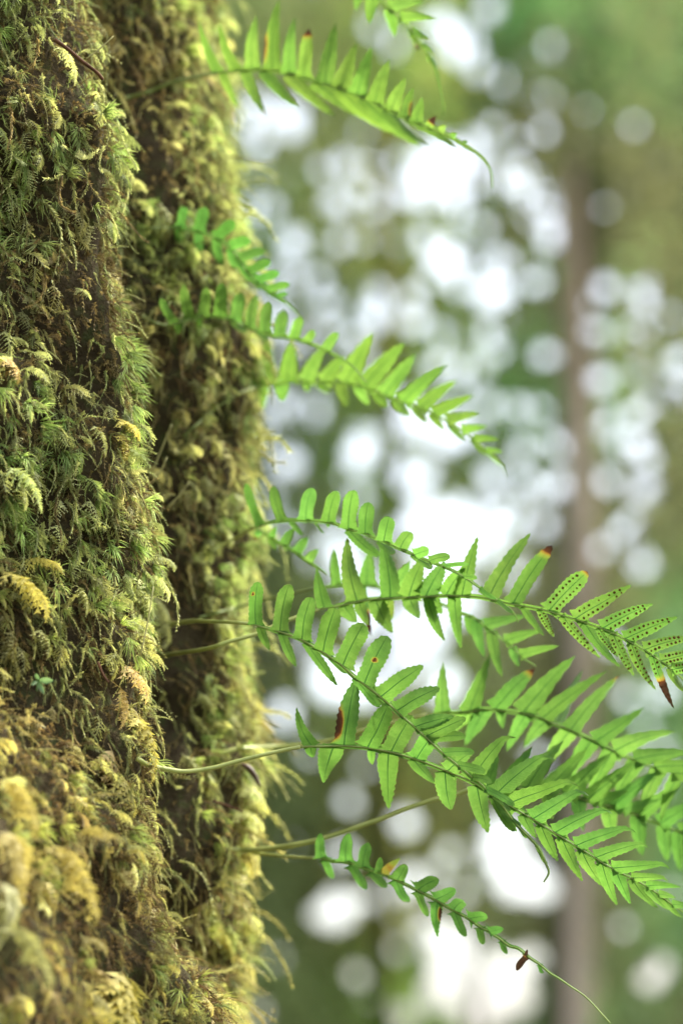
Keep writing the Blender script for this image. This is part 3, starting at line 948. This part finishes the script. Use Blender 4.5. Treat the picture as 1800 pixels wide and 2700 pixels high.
frond('half hidden frond hanging pointed leaflets behind the spotted frond',
      [3, (-60, 850), (120, 800), (330, 742), (500, 702)],
      [3, (640, 672), (760, 655), (900, 655), (1060, 680), (1220, 720), (1380, 770), 4, (250, 590), (340, 630), (430, 700), (540, 780), (620, 860), (700, 910)],
      [1.60, 1.58, 1.56, 1.55, 1.54, 1.53, 1.52],
      [3, (760, 655, 745, 445, 52, dict(blunt=.5)), (930, 658, 945, 460, 90), (1100, 690, 1190, 520, 90), 4, (400, 660, 640, 610, 62), (520, 760, 740, 700, 58), (600, 840, 838, 795, 52)],
      [3, (900, 660, 960, 960, 60, dict(burn=.5)), 4, (350, 630, 400, 870, 64), (440, 710, 505, 985, 64), (560, 800, 605, 920, 50), (300, 600, 330, 740, 50)],
      (.95, 1.0, 1), 9, 2.5, False, defs=dict(blunt=.25))
# frond behind the hero fronds
frond('soft focus frond behind the two sharp fronds, one leaflet tip eaten brown',
      [6, (60, 85), (180, 55), (350, 45), (540, 35), (700, 10), (900, -50)],
      [4, (50, 1200), (110, 1190), (200, 1185), (300, 1180), (400, 1165), (520, 1175), (620, 1190), (720, 1215), (830, 1260), (950, 1310), (1080, 1370), (1200, 1430), (1350, 1490), (1568, 1560), (1750, 1640)],
      [1.60, 1.58, 1.56, 1.54, 1.53, 1.53, 1.53, 1.53],
      [4, (150, 1190, 152, 895, 76), (310, 1175, 440, 840, 96), (460, 1165, 690, 925, 96, dict(burn=.9, blunt=.5)), (620, 1185, 935, 855, 112), (740, 1215, 1120, 945, 88), (900, 1285, 1190, 965, 88, dict(burn=.95)),
       (1050, 1350, 1345, 1155, 92), (1160, 1405, 1530, 1295, 92, dict(bend=.2)), (1270, 1460, 1640, 1420, 82), (1400, 1505, 1720, 1500, 80), (1500, 1540, 1800, 1590, 80), (820, 1255, 985, 920, 70, dict(dz=.04))],
      [4, (300, 1185, 200, 1310, 80), (400, 1170, 280, 1390, 95), (490, 1175, 510, 1290, 56), (640, 1200, 520, 1420, 84), (760, 1240, 620, 1400, 84), (900, 1290, 700, 1560, 92), (1030, 1360, 850, 1640, 96), (1150, 1420, 1000, 1700, 96),
       (1300, 1475, 1150, 1740, 92), (1430, 1520, 1300, 1800, 86), (1540, 1560, 1440, 1840, 80)],
      (.98, 1.02, 1), 13, 4, False, defs=dict(blunt=.2))
# frond on the thick low stalk
frond('shaded frond on the thick rising stalk, low behind the others at right',
      [6, (130, 650), (260, 652), (400, 640), (520, 620), (640, 595), (780, 555), (900, 510), (1020, 470), (1120, 430), (1230, 390), (1330, 355), (1420, 340), (1500, 310)],
      [5, (310, 410), (420, 400), (520, 400), (640, 405), (760, 420), (880, 440), (1000, 470), (1150, 510), (1300, 560), (1450, 620), (1600, 680), (1750, 760)],
      [1.53, 1.52, 1.51, 1.50, 1.51, 1.53, 1.55, 1.57],
      [5, (400, 400, 480, 200, 90), (520, 400, 680, 160, 96), (640, 405, 860, 120, 100), (760, 420, 1000, 160, 100), (880, 440, 1140, 190, 96), (1000, 470, 1300, 230, 92), (1150, 510, 1420, 300, 90), (1300, 560, 1560, 380, 90), (1430, 615, 1680, 470, 86), (1550, 660, 1760, 560, 80),
       (1050, 490, 1250, 420, 60), (1210, 530, 1420, 470, 60)],
      [5, (560, 405, 640, 560, 60), (760, 420, 800, 590, 64), (950, 460, 985, 660, 84), (1130, 500, 1165, 700, 90), (1300, 560, 1330, 810, 90), (1450, 620, 1480, 850, 84), (1540, 660, 1560, 900, 84), (1610, 690, 1640, 1000, 80)],
      (.86, .95, .9), 15, 5, False, dd=(-.006, .02), defs=dict(blunt=.22))
# the two sharp fronds
frond('sharp frond of blunt upright leaflets with dark midribs, its curled tip dangling',
      [3, (-255, 895), (-100, 868), (0, 870), (120, 875)],
      [3, (240, 885), (340, 910), (430, 935), (530, 970), (620, 1020), (700, 1070), (780, 1125), (850, 1190), (930, 1250), (1000, 1305), (1060, 1355), (1130, 1420), (1200, 1480), (1260, 1535), (1320, 1590), 5, (160, 200), (240, 265), (310, 325), (380, 380), (430, 435), (490, 490), (550, 570), (610, 640), (670, 700), (720, 760), (760, 850), (775, 900), (745, 955)],
      [1.435, 1.425, 1.42, 1.415, 1.41, 1.405, 1.40],
      [3, (285, 890, 290, 640, 75, dict(hole=(.72, .3))), (425, 925, 475, 655, 88), (550, 975, 600, 728, 98), (680, 1050, 745, 795, 104), (800, 1125, 915, 885, 112), (930, 1230, 1052, 960, 114, dict(hole=(.52, .55))), (1030, 1300, 1262, 1132, 104, dict(blunt=.5)), (1120, 1390, 1360, 1262, 96, dict(blunt=.55)),
       (1225, 1480, 1440, 1430, 74, dict(blunt=.55)), (1285, 1545, 1515, 1445, 84, dict(blunt=.6)), 5, (60, 110, 280, 90, 58), (150, 190, 332, 185, 48), (245, 262, 395, 300, 46, dict(burn=2)), (320, 330, 435, 360, 40), (400, 400, 570, 500, 38), (440, 440, 545, 530, 24), (560, 585, 610, 620, 18)],
      [3, (300, 900, 365, 1045, 52, dict(blunt=.4)), (430, 938, 520, 1145, 52, dict(blunt=.5)), (570, 990, 762, 1258, 56, dict(bend=.08, blunt=.5)), (720, 1085, 830, 1180, 34), (860, 1200, 1010, 1385, 54), (1000, 1310, 1100, 1400, 40), 5, (430, 440, 580, 660, 44), (600, 640, 650, 700, 22), (700, 740, 770, 860, 20)],
      (1.0, 1.03, 1), 13, 5, True, defs=dict(blunt=.88), dd=(-.008, .012))
frond('largest sharp frond, its long pointed leaflets with pale hooked tips running to lower right',
      [6, (-422, 112), (-350, 152), (-230, 178), (-132, 188), (20, 168), (170, 128), (330, 88)],
      [6, (540, 45), (680, 40), (800, 38), (900, 45), (1000, 60), (1100, 80), (1200, 110), (1300, 145), (1400, 185), (1500, 225), 5, (328, 367), (430, 430), (540, 500), (660, 570), (780, 645), (900, 720), (1000, 780), (1100, 845), (1200, 900), (1300, 950), (1400, 1010), (1480, 1070), (1568, 1130), (1700, 1220)],
      [1.41, 1.42, 1.43, 1.43, 1.425, 1.42, 1.415, 1.41, 1.41],
      [3, (615, 1605, 515, 1385, 72, dict(bend=.14)), (800, 1605, 870, 1225, 112, dict(side=-.8, blunt=.6)), (940, 1605, 1060, 1370, 120, dict(blunt=.8)), (1080, 1625, 1200, 1430, 116, dict(blunt=.7)), (1230, 1660, 1360, 1500, 100, dict(blunt=.7)),
       5, (180, 300, 330, 180, 90), (310, 360, 548, 62, 98, dict(hook=.12)), (455, 445, 790, 172, 100, dict(hook=.16)), (530, 490, 955, 345, 92, dict(hook=.12)), (680, 580, 995, 392, 92, dict(hook=.14)), (810, 665, 1140, 505, 82, dict(hook=.12)), (930, 740, 1285, 622, 78, dict(hook=.12)),
       (1050, 812, 1370, 718, 72, dict(hook=.12)), (1145, 872, 1500, 842, 66, dict(hook=.12)), (1260, 932, 1485, 930, 50, dict(hook=.14)), (1345, 978, 1550, 985, 46), (1420, 1025, 1520, 1048, 40), (1500, 1085, 1640, 1105, 40)],
      [6, (600, 42, 618, 112, 62), (740, 42, 678, 265, 130, dict(blunt=.2)), (960, 55, 968, 155, 46), (1060, 75, 1058, 418, 112, dict(blunt=.3)), (1200, 112, 1345, 268, 72), (1390, 182, 1430, 425, 118, dict(blunt=.35)),
       5, (350, 380, 425, 670, 112, dict(blunt=.3)), (480, 465, 590, 660, 64), (620, 548, 700, 700, 72), (720, 610, 835, 840, 78), (850, 690, 980, 955, 80), (960, 758, 1110, 1000, 80), (1080, 835, 1180, 1100, 76), (1170, 885, 1255, 1090, 76), (1260, 932, 1420, 1115, 64), (1350, 985, 1480, 1125, 54), (1440, 1045, 1560, 1170, 44)],
      (1.0, 1.05, 1), 14, 5, True, defs=dict(blunt=.24), dd=(-.008, .014))
# low small frond
frond('small sparse frond with a long bare tail and orange tipped leaflet, lowest of all',
      [6, (180, 655), (280, 672), (400, 685), (520, 695)],
      [6, (620, 700), (660, 700), (730, 715), (800, 720), (880, 745), (960, 775), (1050, 805), (1130, 840), (1190, 870), (1250, 900), (1310, 930), (1370, 965), (1420, 995), (1500, 1040), 5, (300, 1170), (370, 1220), (420, 1245), (480, 1285), (540, 1330), (600, 1350), (660, 1400), (720, 1440), (780, 1490), (830, 1520), (900, 1568), (1000, 1640), (1136, 1787)],
      [1.52, 1.48, 1.46, 1.45, 1.44, 1.43],
      [6, (670, 698, 660, 560, 56, dict(bend=.16)), (810, 718, 825, 560, 68), (910, 750, 940, 615, 66), (1000, 785, 1015, 700, 42), (1030, 795, 1125, 712, 48, dict(yellow=2.4, blunt=.4)), (1110, 832, 1165, 745, 76), (1230, 895, 1350, 822, 76), (1340, 948, 1455, 890, 76), (1440, 1008, 1500, 960, 72),
       5, (300, 1170, 408, 1160, 62), (420, 1245, 502, 1230, 52), (640, 1385, 648, 1360, 20, dict(burn=.0))],
      [6, (690, 708, 735, 830, 46), (840, 735, 940, 895, 52), (960, 778, 1060, 880, 52), (1100, 830, 1185, 970, 52), (1230, 895, 1300, 1055, 42), (1350, 955, 1352, 1178, 62, dict(side=.8, blunt=.3)), (1450, 1015, 1520, 1175, 48),
       5, (370, 1222, 395, 1335, 42), (500, 1300, 530, 1385, 32), (650, 1395, 580, 1485, 36, dict(burn=.05)), (720, 1440, 745, 1500, 22)],
      (.80, .93, .95), 10, 6, True, defs=dict(blunt=.7, flare=1.3))

# ---------------------------------------------------------------- the forest behind
def disp(l): return [(x * 1.148, y * 1.148, *[r_ * 1.148 for r_ in rest]) for x, y, *rest in l]
# openings between the crowns where the sky shows (place, radius)
OPEN = disp([
    (1000, 370, 52), (1060, 400, 48), (960, 440, 40), (1075, 350, 36), (1030, 440, 30), (1180, 400, 34), (1240, 480, 42), (1270, 540, 30), (1300, 470, 18), (1210, 430, 30),
    (1020, 590, 36), (1080, 630, 46), (1130, 670, 38), (1150, 600, 26), (670, 270, 44), (590, 245, 26), (1282, 115, 30), (1060, 100, 40), (1010, 60, 30), (1120, 20, 22), (860, 60, 18), (900, 100, 16),
    (825, 1010, 26), (825, 1050, 26), (960, 960, 40), (1030, 1000, 34), (950, 1090, 40), (1090, 1000, 22), (1060, 1220, 78), (980, 1190, 46), (1150, 1200, 44), (1000, 1300, 52), (1110, 1270, 40), (920, 1230, 26), (1190, 1180, 16),
    (760, 1560, 46), (960, 1450, 60), (850, 1420, 40), (1020, 1570, 36), (700, 1480, 28), (900, 1530, 46), (840, 1580, 34), (720, 1260, 30), (800, 1300, 34), (780, 1240, 24), (880, 1350, 34), (1060, 1380, 40),
    (660, 1640, 30), (770, 2090, 42), (945, 2020, 26), (930, 1890, 26), (800, 1840, 20), (790, 1960, 24), (1160, 1910, 32), (1190, 2010, 58), (1240, 2040, 34), (1140, 1960, 30),
    (1050, 2200, 74), (1150, 2260, 74), (980, 2130, 24), (1100, 2320, 64), (930, 2340, 24), (1220, 2200, 24), (1010, 2280, 40), (1490, 2250, 26), (1520, 2220, 18), (1470, 1290, 26), (1550, 900, 36), (1560, 830, 22),
    (1485, 1125, 28), (1400, 1110, 20), (1450, 1200, 20), (1290, 1110, 22), (1525, 1585, 26), (1440, 1600, 16), (1250, 1130, 16), (1400, 1480, 18), (1480, 1660, 14),
    # small gaps that only make single soft discs
    (790, 375, 22), (760, 460, 20), (830, 440, 16), (740, 390, 14), (870, 470, 14), (680, 560, 27), (780, 555, 15), (650, 615, 18), (690, 650, 20), (730, 640, 16), (870, 680, 24), (860, 730, 22), (950, 730, 24), (1010, 770, 19),
    (1090, 840, 26), (1000, 840, 15), (1390, 660, 19), (1485, 695, 21), (1450, 760, 22), (1370, 770, 23), (1480, 850, 25), (1380, 870, 23), (1320, 830, 14), (1250, 820, 18), (1190, 940, 22), (1120, 930, 22), (720, 940, 26), (660, 1065, 28),
    (700, 1020, 16), (700, 1130, 22), (1130, 1100, 22), (1210, 1120, 25), (1460, 1020, 18), (1400, 960, 14), (1460, 950, 16), (1290, 1030, 15), (1200, 1040, 17), (1160, 190, 19), (1220, 150, 14), (1245, 230, 18), (1100, 160, 18), (1130, 290, 19),
    (600, 330, 18), (620, 480, 14), (640, 740, 22), (700, 780, 22), (760, 700, 20), (760, 760, 17), (1060, 490, 22), (1110, 520, 19), (1250, 300, 15), (1190, 320, 15), (900, 900, 16), (1060, 900, 17), (1350, 700, 12), (1490, 930, 14), (600, 990, 12),
    (650, 1210, 18), (620, 1140, 14), (640, 2200, 12), (820, 2240, 18), (900, 2180, 18), (1060, 2050, 16), (1100, 1990, 18), (1030, 1960, 17), (880, 2300, 14), (1430, 2130, 15), (1540, 2050, 14), (1250, 1200, 16), (1190, 1320, 22), (1380, 1260, 16), (600, 2330, 12)])
ox = np.array([(x, y, r * (.84 if r < 34 else .95)) for x, y, r in OPEN])

gx = np.random.default_rng(21)
extra = [(gx.uniform(640, 1780), gx.uniform(330, 1500), gx.uniform(7, 19)) for _ in range(120)]
extra += [(gx.uniform(680, 1780), gx.uniform(1950, 2690), gx.uniform(7, 17)) for _ in range(35)]
extra = [e for e in extra if not (e[0] > 1240 and e[1] < 740) and not 1455 < e[0] < 1580]
extra += [(gx.uniform(1250, 1780), gx.uniform(60, 720), gx.uniform(5, 10)) for _ in range(14)]
ox = np.vstack([ox, np.array(extra)])

def thick(px, py):
    """how many leaves deep the forest stands there"""
    L = 2.7 + 0 * px
    L += .5 + 2.4 * ((px > 1240) & (py < 760)) + 1.6 * (px > 1560)
    L += 2.0 * ((py > 1950) & (px < 1060)) + 1.6 * ((py > 2100) & (px > 1420)) + 1.2 * ((px < 800) & (py > 1250) & (py < 1650))
    L -= .7 * ((px > 650) & (px < 1300) & (py > 350) & (py < 1150))
    return L

BT = [  # px of the trunk at mid height, lean px over the picture, depth, crown half width px, trunk width px, kind, label
    (560, 10, 9.0, 260, 60, 'g', 'grey green blurred tree right behind the edge of the mossy trunk'),
    (800, -8, 11.5, 230, 34, 'o', 'olive blurred tree between the mossy trunk and the thin dark trunk'),
    (1022, 6, 10.0, 190, 42, 'd', 'blurred tree with a thin dark green trunk right of centre'),
    (1245, 10, 12.5, 230, 26, 'l', 'pale green blurred tree left of the brown trunk'),
    (1514, 34, 8.2, 220, 82, 'b', 'blurred tree with a broad bare pinkish brown trunk at right'),
    (1765, -10, 9.6, 260, 48, 'y', 'olive brown blurred tree at the right edge of the picture'),
    (150, 5, 12.0, 320, 60, 'g', 'tree hidden behind the mossy trunk'),
    (2150, 10, 10.5, 320, 70, 'o', 'tree just outside the right edge of the picture'),
    (-320, 5, 10.0, 320, 70, 'd', 'tree outside the left edge of the picture'),
]
GC = {'g': [(.12, .15, .07), (.16, .18, .10), (.09, .14, .06)], 'o': [(.16, .15, .06), (.12, .15, .05), (.17, .17, .09)], 'd': [(.10, .17, .05), (.13, .19, .065), (.15, .16, .06)],
      'l': [(.15, .20, .09), (.11, .18, .06), (.16, .17, .07)], 'b': [(.085, .090, .048), (.070, .110, .048), (.062, .128, .050)], 'y': [(.085, .088, .048), (.060, .116, .048), (.072, .10, .048)]}

def forest():
    xs = np.array([b[0] for b in BT]); hw = np.array([b[3] for b in BT])
    n = 520000
    px = rng.uniform(-350, 2200, n); py = rng.uniform(-500, 2900, n)
    vis = (px > -30) & (px < 1850) & (py > -40) & (py < 2740)
    wgt = np.exp(-((px[:, None] - xs) / hw) ** 2) + 1e-9
    cs = np.cumsum(wgt / wgt.sum(1, keepdims=True), 1)
    ti = np.minimum((rng.random(n)[:, None] > cs).sum(1), len(BT) - 1)
    keep = ~((px < 520) & vis & (rng.random(n) < .8))
    leaf_px = 17.0
    dens = thick(px, py) / 5.6
    jn = .22 * vnoise(px / 14., py / 14., 0 * px, 5)
    keep &= rng.random(n) < np.where(vis, dens, .45)
    dd2 = np.full(n, 9e9)
    for x0, y0, r0 in ox:
        jag = r0 * jn
        dd2 = np.minimum(dd2, np.hypot(px - x0, py - y0) - (r0 + leaf_px * .50) - jag)
    # a few twigs and leaf clumps cross the wide openings
    bridge = (vnoise(px / 30., py / 22., 0 * px, 66) > .30) & (rng.random(n) < .16) & (py < 1500)
    keep &= (dd2 > 0) | bridge
    px, py, ti = px[keep], py[keep], ti[keep]
    for k, (x0, lean, dep, h, tw, kd, lab) in enumerate(BT):
        s = ti == k
        x, y = px[s], py[s]; m = len(x)
        base = unproj(x0, 1350, dep)
        t = thing('forest_tree', (base[0], base[1], 0), lab, 'tree', 'blurred trees of the forest behind')
        d = dep + rng.normal(0, .40, m).clip(-1, 1)
        # the bare lower trunks stand in front of the foliage round them
        d = np.where((np.abs(x - 1518 + (y - 1350) * .02) < 58) & ((y > 430) | (rng.random(m) < .6)), np.maximum(d, 8.6 + rng.random(m) * .8), d)
        d = np.where((np.abs(x - 1022) < 42) & (y > 300), np.maximum(d, 10.35 + rng.random(m) * .6), d)
        P = unproj(x, y, d)
        ok = P[:, 2] > .3
        P, d, x, y = P[ok], d[ok], x[ok], y[ok]; m = len(P)
        # sprays of foliage: bent four-sided blades of 3 to 6 cm
        L = rng.uniform(.8, 1.5, m) * 27 * d / FPX; Wd = L * rng.uniform(.45, .8, m)
        A = nrm(rng.normal(0, 1, (m, 3)) + np.array([0, 0, -.6])); Bv = nrm(np.cross(A, rng.normal(0, 1, (m, 3)) + np.array([0, 1.2, 0])))
        Nn = np.cross(A, Bv)
        V = np.stack([P - A * L[:, None] * .5, P + Bv * Wd[:, None] * .5 + Nn * L[:, None] * .08, P + A * L[:, None] * .5, P - Bv * Wd[:, None] * .5 + Nn * L[:, None] * .08], 1).reshape(-1, 3)
        i = np.arange(m)[:, None] * 4
        F = np.concatenate([i + [0, 1, 3], i + [1, 2, 3]])
        pal = np.array(GC[kd])
        sel = np.clip(np.floor((fbm(P[:, 0] * 1.6, P[:, 1] * .5, P[:, 2] * 1.6, 2, 40 + k) * 1.5 + .5 + rng.normal(0, .12, m)) * 3), 0, 2).astype(int)
        patch = 1 + .75 * fbm(P[:, 0] * 2.6, P[:, 1] * .6, P[:, 2] * 2.6, 3, 140 + k)[:, None]
        c = pal[sel] * rng.uniform(.7, 1.35, (m, 1)) * np.clip(patch, .45, 1.7) * 1.8
        C = np.repeat(np.concatenate([c, np.ones((m, 1))], 1), 4, 0)
        o = link('crown', mesh_np('crown', V, F, M_FOLIAGE, False, {'pigment': ('FLOAT_COLOR', C)}), t)
        tag(o, kind='stuff')
        # trunk from the ground up, leaning as in the photograph
        top = 9.5
        zz = np.linspace(-.2, top, 26)
        ctr = np.stack([base[0] + (lean / 2700.) * (zz - base[2]) * 1.05 + .02 * np.sin(zz * 1.3 + k), base[1] + .03 * np.cos(zz), zz], 1)
        ctr[:, 0] += (CAM[0] - base[0]) * 0
        rr = tw * .5 * dep / FPX * np.interp(zz, [-.2, .3, 3.5, top], [1.5, 1.2, 1.0, .3])
        V, Fq = tube(ctr, rr, 12)
        V = V + .10 * rr.mean() * vnoise(V[:, 0] * 18, V[:, 1] * 18, V[:, 2] * 5, k)[:, None] * np.array([1, 1, 0])
        link('trunk', mesh_np('trunk', V, Fq, M_TRUNK if kd == 'b' else M_TRUNKG, True), t)
        for q in range(7):
            zb = random.uniform(2.2, 7.5)
            a = random.uniform(0, 6.283); ln = random.uniform(.5, 1.1) * h * dep / FPX
            c0 = np.array([np.interp(zb, zz, ctr[:, 0]), base[1], zb])
            pts = [c0, c0 + np.array([math.cos(a), .5 * math.sin(a), .12]) * ln * .5, c0 + np.array([math.cos(a), .5 * math.sin(a), -.15]) * ln]
            V, Fq = tube(catmull(pts, 7), np.linspace(.012, .004, 7), 5)
            link('branch', mesh_np('branch', V, Fq, M_TRUNKG, True), t)
forest()
